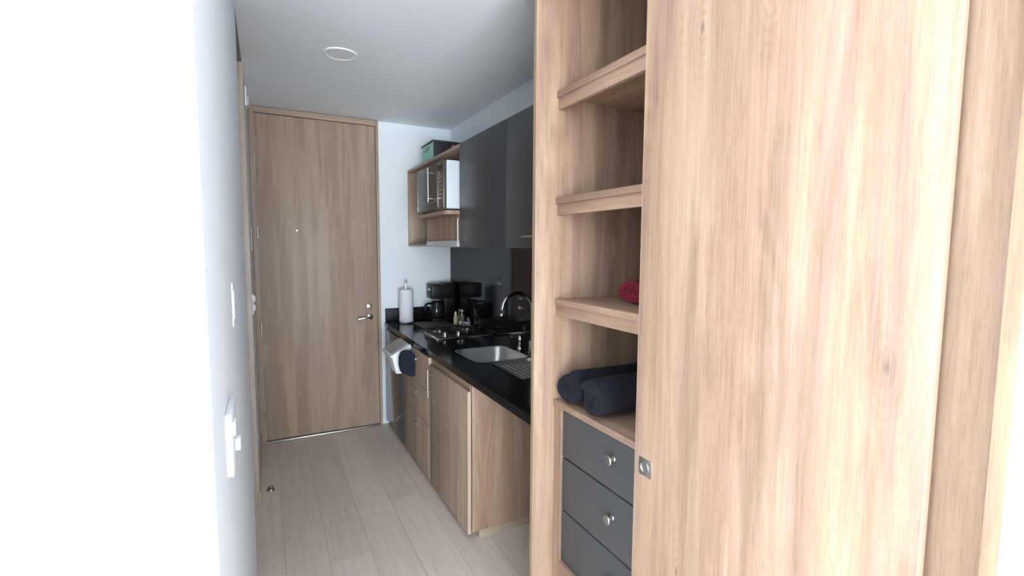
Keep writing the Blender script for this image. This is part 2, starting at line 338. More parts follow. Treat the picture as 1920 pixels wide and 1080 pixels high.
# left wall of the passage with the bathroom doorway
D0, D1 = 2.38, 3.06
tag(MB().box(LX-TH, LX, CY, D0, 0, CE).box(LX-TH, LX, D1+.02, FY, 0, CE).box(LX-TH, LX-.03, D0, D1+.02, 2.488, CE)
    .build('wall_left', 'wall'), 'pale blue-white wall along the left of the passage', 'wall', kind='structure')
tag(MB().box(RL, LX-TH, CY, CY+TH, 0, CE).build('wall_front_left', 'walldim'), 'bright sunlit white wall at the left edge, facing the window', 'wall', kind='structure')
tag(MB().box(LX-TH, RX+TH, FY, FY+TH, 0, CE).build('wall_far', 'wall'), 'white wall at the end of the passage around the entrance door', 'wall', kind='structure')
tag(MB().box(RX, RX+TH, -.2, FY, 0, CE).build('wall_right', 'wall'), 'white kitchen wall above the charcoal wall cabinets', 'wall', kind='structure')
tag(MB().box(.86, .98, BK, .2438, 0, CE).build('wall_right_near', 'wall'), 'brightly lit white wall beside the wardrobe at the right edge', 'wall', kind='structure')
tag(MB().box(RL-TH, RL, BK, -.85, 0, CE).box(RL-TH, RL, .55, CY+TH, 0, CE).box(RL-TH, RL, -.85, .55, 0, .3).box(RL-TH, RL, -.85, .55, 2.4, CE).build('wall_room_left', 'walldim'), 'white side wall of the room behind the viewpoint', 'wall', kind='structure')
wx0, wx1, wz0, wz1 = -2.55, .82, .12, 2.44
tag(MB().box(RL-TH, wx0, BK-TH, BK, 0, CE).box(wx1, .98, BK-TH, BK, 0, CE).box(wx0, wx1, BK-TH, BK, 0, wz0).box(wx0, wx1, BK-TH, BK, wz1, CE)
    .build('wall_back', 'walldim'), 'white wall with the big window behind the viewpoint', 'wall', kind='structure')
wf = MB()
for a in (wx0, wx0+1.1, wx0+2.2, wx1-.05): wf.box(a, a+.05, BK-.06, BK-.01, wz0, wz1)
wf.box(wx0, wx1, BK-.06, BK-.01, wz0, wz0+.05).box(wx0, wx1, BK-.06, BK-.01, wz1-.05, wz1)
tag(wf.build('window_1', 'white'), 'large white framed window behind the viewpoint', 'window', kind='structure')
wf = MB()
for a in (-.85, -.175, .50): wf.box(RL-.06, RL-.01, a, a+.05, .3, 2.4)
wf.box(RL-.06, RL-.01, -.85, .55, .3, .35).box(RL-.06, RL-.01, -.85, .55, 2.35, 2.4)
tag(wf.build('added_side_window', 'white'), 'made-up white side window frame, unseen, around the added wardrobe light', 'window', kind='structure')  # unseen window made up as the opening for the wardrobe fill
# bathroom beyond the doorway: closed door leaf set in its frame
bd = thing('door_2', (LX-.06, (D0+D1)/2, 0), 'light oak frame of the doorway in the left wall', 'door', kind='structure')
B('door_frame', 'jamb', bd, LX-TH, LX+.004, D1-.012, D1+.02, 0, 2.488, bev=.002)
B('door_frame', 'jamb', bd, LX-TH, LX+.001, D0-.02, D0+.012, 0, 2.46, bev=.002)
B('door_head', 'door_oak_y', bd, LX-TH, LX-.03, D0+.012, D1-.012, 2.43, 2.46, bev=.002)
hd = B('painted_recess_shade', 'recess_shade', bd, LX-TH, LX-.001, D0+.001, D1+.019, 2.488, CE-.001); hd['label'] = 'added strip painted grey as the shade above the doorway'  # strip added so the recess ceiling looks shaded; the shade is its colour
B('door_leaf', 'jamb', bd, LX-TH+.005, LX-TH+.045, D0+.014, D1-.014, .01, 2.428, bev=.002)
tag(MB().box(LX, LX+.012, D1-.03, FY-.02, 0, .085, bev=.003).build('baseboard_left', 'edge'), 'short light wood skirting left of the entrance door', 'baseboard', kind='structure')

# entrance door
ed = thing('door_1', (.385, FY, 0), 'tall light oak entrance door at the end of the passage', 'door', kind='structure')
B('door_frame', 'door_oak', ed, LX+.001, LX+.035, FY-.030, FY, 0, 2.505, bev=.003)
B('door_frame', 'door_oak', ed, .816, .838, FY-.030, FY, 0, 2.505, bev=.003)
B('door_head', 'door_oak_x', ed, LX+.035, .816, FY-.030, FY, 2.463, 2.505, bev=.003)
leaf = B('door_leaf', 'door_oak', ed, LX+.039, .812, FY-.022, FY-.001, .018, 2.459, bev=.002)
st = MB().box(LX+.039, .812, FY-.045, FY-.002, 0, .014, bev=.003).build('threshold', 'satin', ed); st['label'] = 'pale metal threshold strip'
hx, hz = .748, .925
lv = MB().lathe([(0, 0), (.026, 0), (.026, .006), (.022, .011), (.011, .013), (.010, .045), (0, .047)], (hx, FY-.022, hz), (0, -1, 0))
lv.tube([(hx, FY-.062, hz), (hx-.015, FY-.068, hz+.001), (hx-.05, FY-.070, hz-.001), (hx-.098, FY-.064, hz-.008)], .0095)
lv.build('lever_handle', 'chrome', leaf)
MB().lathe([(0, 0), (.023, 0), (.023, .008), (.019, .013), (.012, .014), (.011, .028), (.0, .029)], (hx-.005, FY-.022, 1.015), (0, -1, 0)).box(hx-.010, hx-.0, FY-.062, FY-.05, 1.002, 1.030, bev=.003).build('deadbolt', 'chrome', leaf)
MB().lathe([(0, 0), (.006, 0), (.006, .002), (.003, .002), (0, .001)], (.22, FY-.022, 1.62), (0, -1, 0)).build('peephole', 'satin', leaf)
MB().box(.811, .817, FY-.034, FY-.021, .985, 1.055).build('strike_plate', 'chrome', ed)
for z in (1.60, .88, .2, 2.25):
    MB().cyl((LX+.037, FY-.030, z-.045), (LX+.037, FY-.030, z+.045), .006, seg=12).build('hinge', 'satin', ed)

# wall fittings, left wall
t = thing('wall_socket', (LX, 1.11, 1.05), 'white double socket plate with protruding plug on the left wall, nearest', 'socket')
B('cover_plate', 'plate', t, LX, LX+.012, 1.045, 1.165, 1.052, 1.176, bev=.002)
B('rocker', 'white', t, LX+.012, LX+.017, 1.058, 1.090, 1.128, 1.156, bev=.002)
B('plug', 'white', t, LX+.012, LX+.022, 1.100, 1.125, 1.082, 1.108, bev=.003)
t = thing('light_switch', (LX, 1.45, 1.29), 'slim white switch plate above and beyond the socket on the left wall', 'switch')
B('cover_plate', 'plate', t, LX, LX+.0035, 1.40, 1.445, 1.294, 1.406, bev=.001)
B('rocker', 'white', t, LX+.0035, LX+.005, 1.410, 1.436, 1.315, 1.385, bev=.0005)
t = thing('light_switch', (LX, 3.30, 1.10), 'white two-rocker switch beside the entrance door, left wall', 'switch')
B('cover_plate', 'plate', t, LX, LX+.008, 3.25, 3.37, 1.09, 1.215, bev=.002)
B('rocker', 'white', t, LX+.008, LX+.016, 3.27, 3.35, 1.165, 1.20, bev=.002)
B('rocker', 'white', t, LX+.008, LX+.016, 3.27, 3.35, 1.11, 1.145, bev=.002)
t = thing('wall_outlet', (LX, 3.6, 1.5), 'grey outlet plate with two dark holes beside the door, left wall', 'outlet')
B('cover_plate', 'offwhite', t, LX, LX+.006, 3.56, 3.68, 1.47, 1.62, bev=.002)
for z in (1.565, 1.53):
    MB().cyl((LX+.005, 3.62, z), (LX+.008, 3.62, z), .009, seg=16).build('socket_hole', 'dark_matt', t)
t = thing('door_chime', (LX, 3.45, 2.345), 'small white box high on the left wall near the ceiling', 'chime')
B('housing', 'white', t, LX, LX+.012, 3.38, 3.50, 2.345, 2.46, bev=.005)
B('grille', 'offwhite', t, LX+.012, LX+.020, 3.41, 3.48, 2.355, 2.41, bev=.003)

# ceiling downlight
t = thing('ceiling_light', (.387, 2.745, CE), 'round flat white downlight, switched off, on the passage ceiling', 'light')
MB().lathe([(.070, 0), (.088, 0), (.088, -.003), (.084, -.006), (.072, -.006), (.070, -.004), (.070, 0)], (.387, 2.745, CE), seg=48).build('rim', 'ceilrim', t)
MB().lathe([(0, -.001), (.0695, -.001), (.0695, -.004), (0, -.005)], (.387, 2.745, CE), seg=48).build('diffuser', 'white', t)

# door stopper
t = thing('door_stopper', (-.018, 3.198, 0), 'small round metal door stopper on the floor by the left wall', 'door stopper')
MB().lathe([(0, 0), (.022, 0), (.024, .006), (.020, .012), (.014, .016), (.013, .03), (0, .032)], (-.018, 3.198, 0)).build('stopper_body', 'chrome', t)
MB().lathe([(.0133, .018), (.0150, .0185), (.0150, .024), (.0133, .0245)], (-.018, 3.198, 0)).build('rubber_ring', 'dark_matt', t)

# ================================================================== WARDROBE
WF = .86; WB = 1.455; Y0, Y1 = .244, 1.516
wd = thing('sliding_wardrobe', ((WF+WB)/2, (Y0+Y1)/2, 0), 'large light oak wardrobe with sliding doors, open shelves and grey drawers', 'wardrobe')
def side(y0, y1):
    o = MB().box(WF+.002, WB, y0, y1, 0, 2.505, bev=.0008).build('side_panel', 'oak', wd)
    MB().box(WF, WF+.002, y0, y1, 0, 2.505).build('edge_band', 'oakedge', o)
side(Y1-.018, Y1); side(Y0, Y0+.018)
B('back_panel', 'oak', wd, WB-.008, WB, Y0+.018, Y1-.018, .06, 2.48)
B('top_panel', 'oak_y', wd, WF+.01, WB-.008, Y0+.018, Y1-.018, 2.46, 2.50)
B('plinth', 'oak_y', wd, WF+.01, WF+.028, Y0+.018, Y1-.018, 0, .06)
B('bottom_panel', 'oak_y', wd, WF+.028, WB-.008, Y0+.018, Y1-.018, .04, .058)
SD = .93   # divider behind the doors
B('divider_panel', 'oak', wd, .955, WB-.008, .862, .880, .058, 2.46)
SX = .950
for z in (2.055, 1.680, 1.312, .932):
    th = .022
    sh = B('shelf', 'oak_y', wd, SX-.004, WB-.008, .880, Y1-.018, z-th, z, bev=.001)
    if z > 1: B('shelf_lip', 'oak_y', sh, SX+.003, SX+.021, .881, Y1-.0185, z-.062, z-th, bev=.001)
# drawer housing
B('filler_strip', 'oak', wd, SX+.001, SX+.4, 1.452, Y1-.0185, .058, .910)
B('drawer_rail', 'oak_y', wd, SX+.001, SX+.4, .881, 1.452, .058, .315)
for i, (za, zb) in enumerate(((.727, .908), (.523, .722), (.317, .518))):
    d = MB().box(SX+.010, SX+.028, .883, 1.449, za+.001, zb-.001, bev=.001).build('drawer', 'greydrawer', wd)
    MB().box(SX+.028, SX+.42, .90, 1.43, za+.015, zb-.03).build('drawer_box', 'oak_x', d)
    ky, kz = 1.155, (za+zb)/2+.018
    MB().lathe([(0, 0), (.009, 0), (.009, .003), (.0055, .006), (.005, .016), (.014, .019), (.0165, .022), (.0165, .026), (.013, .0285), (0, .0285)], (SX+.010, ky, kz), (-1, 0, 0)).build('knob', 'satin', d)
# sliding doors
def slide(x0, ya, yb, pull):
    d = MB().box(x0, x0+.018, ya+.0015, yb-.0015, .065, 2.455, bev=.0008).build('sliding_door', 'oak', wd)
    MB().box(x0+.0004, x0+.0176, ya, ya+.0015, .065, 2.455).build('edge_band', 'edge', d)
    MB().box(x0+.0004, x0+.0176, yb-.0015, yb, .065, 2.455).build('edge_band', 'edge', d)
    if pull:
        pl = MB().box(x0-.0015, x0+.001, .896, .942, .903, .950, bev=.0006).build('recessed_pull', 'satin', d)
slide(.868, .332, .960, True)
slide(.905, .263, .890, False)
# recessed finger cup on the pull
for o in list(wd.children):
    if o.name.startswith('sliding_door'):
        for c in o.children:
            if c.name.startswith('recessed_pull'):
                bm = bmesh.new(); bm.from_mesh(c.data)
                mb = MB(); mb.bm = bm
                lo = world_loc(wd)
                for v in bm.verts: v.co += lo
                mb.lathe([(.0155, .0015), (.0155, .0035), (.0125, .0035), (.0115, .001), (0, .0005)], (.868, .921, .926), (-1, 0, 0))
                for v in bm.verts: v.co -= lo
                bm.to_mesh(c.data); bm.free()

# rolled towels
def towel_roll(name, mat, x0, x1, y, z0, ry, rz, turns, label, group, ph=0.0, drop=0.0):
    """spiral-wound towel, axis along x; front face at x0"""
    mb = MB(); n = 40*turns; secs = 14
    th = 1.0/turns
    def P(i, side_):
        a = 2*math.pi*i/40
        r = 1.0 - (i/n)*(1-.06)
        if side_: r = max(r - th*.92, .012)
        return a, r
    cz = z0+rz
    def pt(i, sd, k):
        a, r = P(i, sd)
        t = k/secs
        x = x0+(x1-x0)*t
        wob = 1+.018*math.sin(5*t+ph)+.012*math.sin(3*a+ph+4*t)
        dx = .004*math.sin(2.3*a+ph) if k == 0 else 0
        if k == 0: r = max(r-.05*th*3, .01)
        yy = y+ry*r*math.cos(a+ph)*wob
        zz = cz+rz*r*math.sin(a+ph)*wob+drop*t
        zz = max(zz, z0+.0005)
        return Vector((x+dx+(.006*(1-r) if k == 0 else 0), yy, zz))
    G = {}
    for sd in (0, 1):
        for i in range(n+1):
            for k in range(secs+1):
                G[sd, i, k] = mb.bm.verts.new(pt(i, sd, k))
    for sd in (0, 1):
        for i in range(n):
            for k in range(secs):
                mb.bm.faces.new((G[sd, i, k], G[sd, i+1, k], G[sd, i+1, k+1], G[sd, i, k+1]))
    for i in range(n):
        for k in (0, secs): mb.bm.faces.new((G[0, i, k], G[0, i+1, k], G[1, i+1, k], G[1, i, k]))
    for i in (0, n):
        for k in range(secs): mb.bm.faces.new((G[0, i, k], G[0, i, k+1], G[1, i, k+1], G[1, i, k]))
    o = mb.build(name, mat, smooth=50)
    return tag(o, label, 'towel', group)
TG = 'rolled navy towels on the wardrobe shelf'
towel_roll('rolled_towel', 'navy', .948, 1.38, 1.412, .932, .080, .066, 3, 'rolled navy towel against the far side panel, left of the pair', TG, 1.8)
towel_roll('rolled_towel', 'navy', .940, 1.38, 1.252, .932, .078, .069, 3, 'rolled navy towel in front, its round end nearest the door', TG, .4, drop=.004)
towel_roll('rolled_towel', 'navy', 1.05, 1.40, 1.088, .932, .078, .082, 3, 'navy towel roll deep on the shelf, partly behind the sliding door', TG, 2.9)
towel_roll('rolled_towel', 'red', 1.08, 1.38, 1.235, 1.312, .080, .047, 3, 'crimson rolled towel on the shelf above the navy ones', None, 2.2)

# ================================================================== KITCHEN BASE
CF = .868; CT = .87; CB = .832
# counter with real cut-out for the sink
SX0, SX1, SY0, SYM, SY1 = 1.0, 1.335, 1.985, 2.36, 2.735
ct = thing('countertop', ((CF+RX)/2, 2.78, CB), 'black polished granite worktop along the right wall', 'worktop')
K0 = 1.525
MB().box(CF, SX0, K0, FY-.001, CB, CT).box(SX1, RX-.001, K0, FY-.001, CB, CT).box(SX0, SX1, K0, SY0, CB, CT).box(SX0, SX1, SY1, FY-.001, CB, CT).box(SX0, 1.075, SY0, SYM-.02, CB, CT).build('slab', 'granite', ct)
us_ = MB().box(CF+.008, RX-.012, FY-.016, FY-.0005, CT+.0002, .985, bev=.001).build('worktop_upstand', 'granite_satin')
tag(us_, 'low black granite strip on the end wall behind the paper roll', 'upstand')
tag(MB().box(RX-.010, RX-.0005, K0, FY-.0165, CT+.0005, 1.497).build('glass_splashback', 'glassblk'), 'black glossy splashback behind the cooktop and sink', 'splashback')

# sink
sk = thing('kitchen_sink', (1.2, 2.4, .70), 'stainless steel sink with bowl and ribbed drainer set in the worktop', 'sink')
def rrect(x0, x1, y0, y1, r, n=6):
    P = []
    for cx, cy, a0 in ((x1-r, y1-r, 0), (x0+r, y1-r, 90), (x0+r, y0+r, 180), (x1-r, y0+r, 270)):
        for i in range(n+1):
            a = math.radians(a0+90*i/n); P.append((cx+r*math.cos(a), cy+r*math.sin(a)))
    return P
def loft(mb, rings, cap=True):
    R = [[mb.bm.verts.new(p) for p in r] for r in rings]
    for a, b in zip(R, R[1:]):
        n = len(a)
        for i in range(n): mb.bm.faces.new((a[i], a[(i+1) % n], b[(i+1) % n], b[i]))
    if cap: mb.bm.faces.new(R[-1])
    return mb
def rr3(x0, x1, y0, y1, r, z): return [(x, y, z) for x, y in rrect(x0, x1, y0, y1, r)]
mb = MB()
loft(mb, [rr3(SX0-.003, SX1+.003, SYM-.010, SY1+.003, .06, CT+.0035), rr3(SX0+.002, SX1-.002, SYM, SY1-.002, .06, CT+.004), rr3(SX0+.008, SX1-.008, SYM+.006, SY1-.008, .06, CT-.006),
          rr3(SX0+.016, SX1-.016, SYM+.02, SY1-.016, .06, CT-.13), rr3(SX0+.045, SX1-.045, SYM+.05, SY1-.045, .06, CT-.155)])
mb.build('bowl', 'sink', sk, smooth=50)
mb = MB()
loft(mb, [rr3(1.072, SX1+.003, SY0-.003, SYM-.009, .035, CT+.0035), rr3(1.078, SX1-.002, SY0+.003, SYM-.012, .035, CT+.004), rr3(1.088, SX1-.012, SY0+.013, SYM-.018, .03, CT-.010)])
for i in range(7):
    x = 1.12+i*.03
    mb.box(x, x+.008, SY0+.04, SYM-.04, CT-.0105, CT-.0065, bev=.0015)
mb.build('drainer', 'sink', sk, smooth=50)
MB().lathe([(0, .002), (.02, .002), (.034, .005), (.038, .003), (.038, 0)], (1.17, 2.55, CT-.155)).build('drain_plug', 'chrome', sk)
# faucet
fc = thing('faucet', (1.40, 2.46, CT), 'chrome gooseneck tap arching over the sink', 'tap')
MB().lathe([(0, 0), (.026, 0), (.026, .006), (.019, .012), (.019, .07), (.014, .078), (0, .08)], (1.40, 2.46, CT)).build('base_body', 'chrome', fc)
ar = [(1.40, 2.46, CT+.07), (1.40, 2.46, 1.13)]
for i in range(1, 9):
    a = math.pi*i/9.0*1.08
    ar.append((1.30+.10*math.cos(a), 2.46, 1.13+.105*math.sin(a)))
MB().tube(ar, .0105).build('spout', 'chrome', fc)
MB().cyl((1.201, 2.46, 1.120), (1.198, 2.46, 1.106), .0122).build('nozzle', 'chrome', fc)
MB().lathe([(0, 0), (.02, 0), (.018, .01), (.012, .018), (.011, .05), (.016, .056), (.016, .074), (.010, .084), (0, .086)], (1.395, 2.60, CT)).tube([(1.395, 2.60, CT+.068), (1.37, 2.60, CT+.074), (1.335, 2.60, CT+.082)], .005).build('lever_valve', 'chrome', fc)

# base cabinet with three drawers, y 2.80 - 3.41
FX = .870
dr = thing('base_cabinet', (1.16, 3.105, 0), 'light oak base cabinet with three drawers beside the fridge', 'cabinet')
B('carcass', 'door_oak', dr, FX+.021, RX-.002, 2.806, 3.408, .05, CB-.001)
B('toe_kick', 'toe', dr, FX+.065, FX+.08, 2.806, 3.408, 0, .05)
for za, zb in ((.606, .822), (.388, .602), (.040, .384)):
    d = MB().box(FX, FX+.018, 2.808, 3.407, za, zb, bev=.001).build('drawer', 'door_oak', dr)
    MB().box(FX+.0005, FX+.0175, 2.806, 2.808, za, zb).build('edge_band', 'edge', d)
    hz = zb-.048
    h = MB().cyl((FX-.028, 3.00, hz), (FX-.028, 3.16, hz), .005, seg=12)
    for yy in (3.03, 3.13): h.cyl((FX+.001, yy, hz), (FX-.028, yy, hz), .004, seg=10)
    h.build('bar_handle', 'satin', d)
# base cabinet with a door, y 2.17 - 2.80
bc = thing('base_cabinet', (1.16, 2.48, 0), 'light oak base cabinet with one door and exposed end panel, under the sink', 'cabinet')
B('end_panel', 'oak', bc, FX+.024, RX-.002, 2.170, 2.188, .045, CB-.001, bev=.0008)
B('side_panel', 'door_oak', bc, FX+.021, RX-.002, 2.786, 2.803, .05, CB-.001)
B('bottom_panel', 'door_oak_y', bc, FX+.021, RX-.002, 2.188, 2.786, .05, .068)
B('top_rail', 'oak_y', bc, FX+.021, FX+.039, 2.188, 2.786, .765, CB-.001)
B('toe_kick', 'toe', bc, FX+.065, FX+.08, 2.195, 2.803, 0, .05)
B('toe_kick', 'toe', bc, FX+.065, RX-.01, 2.178, 2.195, 0, .045)
d = MB().box(FX, FX+.018, 2.172, 2.800, .040, .782, bev=.001).build('cabinet_door', 'door_oak', bc)
MB().box(FX+.0005, FX+.0175, 2.170, 2.172, .040, .782).build('edge_band', 'edge', d)
h = MB().cyl((FX-.030, 2.735, .600), (FX-.030, 2.735, .765), .0055, seg=12)
for z in (.632, .735): h.cyl((FX+.001, 2.735, z), (FX-.030, 2.735, z), .004, seg=10)
h.build('bar_handle', 'satin', d)
MB().lathe([(0, 0), (.010, 0), (.010, .003), (.007, .005), (0, .005)], (FX, 2.72, .57), (-1, 0, 0)).build('cam_lock', 'satin', d)

# fridge under the counter
fr = thing('mini_fridge', (1.15, 3.72, 0), 'small dark steel fridge under the worktop next to the entrance door', 'fridge')
B('cabinet_body', 'fridgeside', fr, FX+.045, RX-.03, 3.455, 3.985, .03, .82, bev=.005)
fd = B('fridge_door', 'fridge', fr, FX-.005, FX+.040, 3.450, 3.990, .045, .822, bev=.006)
B('door_edge_trim', 'fridgeside', fd, FX-.006, FX+.038, 3.445, 3.4505, .05, .818)
for y in (3.50, 3.94): MB().cyl((FX+.08, y, 0), (FX+.08, y, .03), .015).build('foot', 'dark_matt', fr)
for y in (3.50, 3.94): MB().cyl((RX-.08, y, 0), (RX-.08, y, .03), .015).build('foot', 'dark_matt', fr)

# hanging waste bin
bn = thing('hanging_bin', (.80, 3.30, .638), 'white hanging waste bin with sloping grey lid on the fridge side of the drawers', 'bin')
ya, yb = 3.172, 3.438
mb = MB()
xo, xi = .722, .858
lip = [(xo, ya, .770), (xi, ya, .838), (xi, yb, .838), (xo, yb, .770)]
bot = [(.762, ya+.02, .638), (.845, ya+.02, .638), (.845, yb-.05, .638), (.762, yb-.05, .638)]
mb.hexa(bot, [(xo+.008, ya+.006, .764), (xi-.004, ya+.006, .830), (xi-.004, yb-.006, .830), (xo+.008, yb-.006, .764)], bev=.012)
mb.build('bucket', 'white', bn)
mb = MB()
mb.hexa([(xo, ya, .756), (xi, ya, .822), (xi, yb, .822), (xo, yb, .756)], [(xo, ya, .772), (xi, ya, .838), (xi, yb, .838), (xo, yb, .772)], bev=.005)
mb.build('rim', 'white', bn)
mb = MB()
mb.hexa([(xo+.010, ya+.010, .778), (xi-.012, ya+.010, .838), (xi-.012, yb-.010, .838), (xo+.010, yb-.010, .778)],
        [(xo+.014, ya+.014, .786), (xi-.016, ya+.014, .846), (xi-.016, yb-.014, .846), (xo+.014, yb-.014, .786)], bev=.003)
mb.build('lid', 'lid', bn)
for yy in (ya+.04, yb-.09): B('hook', 'white', bn, .856, .8695, yy, yy+.03, .78, .828)

# oven mitt hanging from the top drawer handle
def mitt():
    poly = [(-.050, .060), (-.038, .078), (-.015, .086), (.012, .083), (.034, .070), (.046, .045), (.048, -.02), (.046, -.085), (.030, -.088), (.0, -.078), (-.028, -.070), (-.046, -.050), (-.056, -.01), (-.057, .035)]
    a = math.radians(62); cx, cy, cz = .812, 3.085, .735
    bm = bmesh.new(); mb = MB(); mb.bm = bm
    n = len(poly)
    def P(u, v, t):
        b = .012*math.sin(v*20)
        return Vector((cx+u*math.sin(a)+t*math.cos(a)+b*math.cos(a), cy-u*math.cos(a)-t*math.sin(a)*1.0+b, cz+v))
    rings = []
    for s_, t in ((.80, -.012), (.97, -.008), (1.0, 0), (.97, .008), (.80, .012)):
        rings.append([bm.verts.new(P(u*s_, v*s_, t)) for u, v in poly])
    for r0, r1 in zip(rings, rings[1:]):
        for i in range(n): bm.faces.new((r0[i], r0[(i+1) % n], r1[(i+1) % n], r1[i]))
    for r, t in ((rings[0], -.014), (rings[-1], .014)):
        c = bm.verts.new(P(0, 0, t))
        for i in range(n): bm.faces.new((r[i], r[(i+1) % n], c))
    mt = thing('oven_mitt', (cx, cy, cz-.09), 'navy blue pot holder hanging from the top drawer handle', 'pot holder')
    mb.build('quilted_pad', 'navycloth', mt, smooth=60)
    MB().tube([(cx+.01, cy-.004, cz+.076), (.830, 3.075, cz+.090), (.842, 3.07, .785), (.838, 3.06, cz+.055), (cx+.015, cy-.006, cz+.070)], .0025, seg=8).build('hanging_loop', 'navycloth', mt)
mitt()

# ================================================================== ON THE WORKTOP
# cooktop
ck = thing('gas_cooktop', (1.225, 3.295, CT), 'two-burner gas cooktop with steel frame and black grates', 'cooktop')
hx0, hx1, hy0, hy1 = 1.012, 1.435, 3.075, 3.510
B('steel_frame', 'chrome', ck, hx0, hx1, hy0, hy1, CT, CT+.009, bev=.003)
B('hob_plate', 'blk', ck, hx0+.016, hx1-.016, hy0+.016, hy1-.016, CT+.008, CT+.0105, bev=.001)
for cx in (1.115, 1.330):
    cy = 3.325
    MB().lathe([(0, 0), (.050, 0), (.047, .008), (.034, .012), (.034, .018), (0, .018)], (cx, cy, CT+.0105)).build('burner_ring', 'steel', ck)
    MB().lathe([(0, 0), (.030, 0), (.031, .006), (.026, .009), (0, .010)], (cx, cy, CT+.0285)).build('burner_cap', 'iron', ck)
    g = MB(); hh = CT+.046
    for sx, sy in ((-1, 0), (1, 0), (0, -1), (0, 1)):
        g.tube([(cx+sx*.095, cy+sy*.115, CT+.0105), (cx+sx*.093, cy+sy*.112, hh-.004), (cx+sx*.080, cy+sy*.095, hh), (cx+sx*.028, cy+sy*.028, hh)], .0045, seg=8, sub=3)
    g.tube([(cx+.092*math.cos(a*math.pi/12), cy+.110*math.sin(a*math.pi/12), CT+.022) for a in range(25)], .004, seg=8, sub=1, caps=False)
    g.build('pan_grate', 'iron', ck)
for kx in (1.090, 1.190):
    MB().lathe([(0, 0), (.021, 0), (.021, .004), (.016, .006), (.015, .026), (.013, .029), (0, .029)], (kx, 3.135, CT+.0105)).box(kx-.003, kx+.003, 3.121, 3.149, CT+.038, CT+.044, bev=.001).build('burner_knob', 'satin', ck)
tag(MB().box(1.06, 1.335, 3.555, 3.835, CT, CT+.014, bev=.004).build('cutting_board', 'slate'), 'dark grey cutting board lying behind the cooktop', 'cutting board')

# paper towel stand and roll
px, py = 1.025, 3.915
h = thing('paper_towel_holder', (px, py, CT), 'steel upright stand inside the kitchen paper roll', 'holder')
MB().lathe([(0, 0), (.062, 0), (.064, .004), (.060, .009), (0, .010)], (px, py, CT)).build('base_plate', 'chrome', h)
MB().lathe([(0, 0), (.0055, 0), (.0055, .325), (.009, .33), (.010, .340), (.006, .349), (0, .35)], (px, py, CT+.008)).build('rod', 'chrome', h)
mb = MB()
pr = [(.020, 0), (.055, 0), (.0575, .004)]
for i in range(1, 12): pr.append((.0575+.0012*math.sin(i*1.9), .265*i/12))
pr += [(.0570, .262), (.054, .267), (.022, .267), (.020, .262), (.020, 0)]
mb.lathe(pr, (px, py, CT+.012), seg=40)
tag(mb.build('paper_towel_roll', 'paper'), 'white kitchen paper roll standing on its steel stand near the door', 'kitchen paper')

# coffee maker (faces the room)
cm = thing('coffee_maker', (1.33, 3.92, CT), 'black drip coffee maker with glass jug in the worktop corner', 'coffee maker')
y0c, y1c = 3.84, 3.995
B('base_plate', 'blk', cm, 1.225, 1.435, y0c, y1c, CT, CT+.032, bev=.008)
B('water_tank', 'blk', cm, 1.335, 1.435, y0c+.002, y1c-.002, CT+.03, 1.20, bev=.008)
B('brew_head', 'blk', cm, 1.222, 1.435, y0c, y1c, 1.065, 1.192, bev=.010)
B('badge', 'satin', cm, 1.218, 1.224, 3.885, 3.945, 1.135, 1.15, bev=.001)
cj = MB().lathe([(0, 0), (.050, 0), (.060, .012), (.064, .045), (.058, .085), (.045, .112), (.044, .118), (.041, .118), (.042, .110), (.055, .083), (.061, .045), (.057, .014), (.048, .003), (0, .003)], (1.288, 3.918, CT+.034)).build('glass_jug', 'darkglass', cm)
MB().lathe([(0, 0), (.052, 0), (.059, .012), (.0605, .04), (0, .04)], (1.288, 3.918, CT+.038)).build('coffee', 'blk', cj)
MB().lathe([(0, 0), (.047, 0), (.047, .010), (.035, .020), (0, .022)], (1.288, 3.918, CT+.152)).build('jug_lid', 'blk', cj)
MB().tube([(1.245, 3.905, CT+.150), (1.205, 3.89, CT+.155), (1.178, 3.88, CT+.138), (1.172, 3.878, CT+.105), (1.185, 3.882, CT+.075), (1.226, 3.897, CT+.072)], .009).build('jug_handle', 'blk', cj)

# jars and small pots
def jar(name, x, y, r, h, mat, lidmat, label, group=None, lidh=.018, contents=None):
    t = thing(name, (x, y, CT), label, name.split('_')[-1], group)
    o = MB().lathe([(0, 0), (r*.92, 0), (r, .006), (r, h*.82), (r*.85, h*.92), (r*.85, h), (r*.78, h), (r*.78, h*.92), (r*.93, h*.80), (r*.93, .008), (0, .006)], (x, y, CT)).build('jar_body', mat, t)
    if contents: MB().lathe([(0, .008), (r*.90, .008), (r*.90, h*.66), (0, h*.68)], (x, y, CT)).build('contents', contents, o)
    MB().lathe([(r*.80, 0), (r*.92, 0), (r*.94, lidh*.8), (r*.85, lidh), (0, lidh)], (x, y, CT+h-.004)).build('jar_lid', lidmat, t)
    return t
jar('spice_jar', 1.400, 3.612, .031, .118, 'glass', 'steel', 'tall mustard-yellow spice jar with metal lid in front of the coffee maker', contents='amber')
t = thing('squeeze_bottle', (1.362, 3.655, CT), 'slim cream bottle left of the yellow spice jar', 'bottle')
MB().lathe([(0, 0), (.015, 0), (.017, .01), (.017, .065), (.010, .080), (.009, .085), (0, .085)], (1.362, 3.655, CT)).build('bottle_body', 'cream', t)
MB().lathe([(0, 0), (.010, 0), (.009, .012), (.004, .024), (0, .025)], (1.362, 3.655, CT+.085)).build('cap', 'white', t)
t = thing('sugar_bowl', (1.386, 3.548, CT), 'small white pot with round knob lid beside the cooktop', 'pot')
MB().lathe([(0, 0), (.022, 0), (.030, .010), (.034, .030), (.033, .040), (0, .040)], (1.386, 3.548, CT)).build('pot_body', 'porcelain', t)
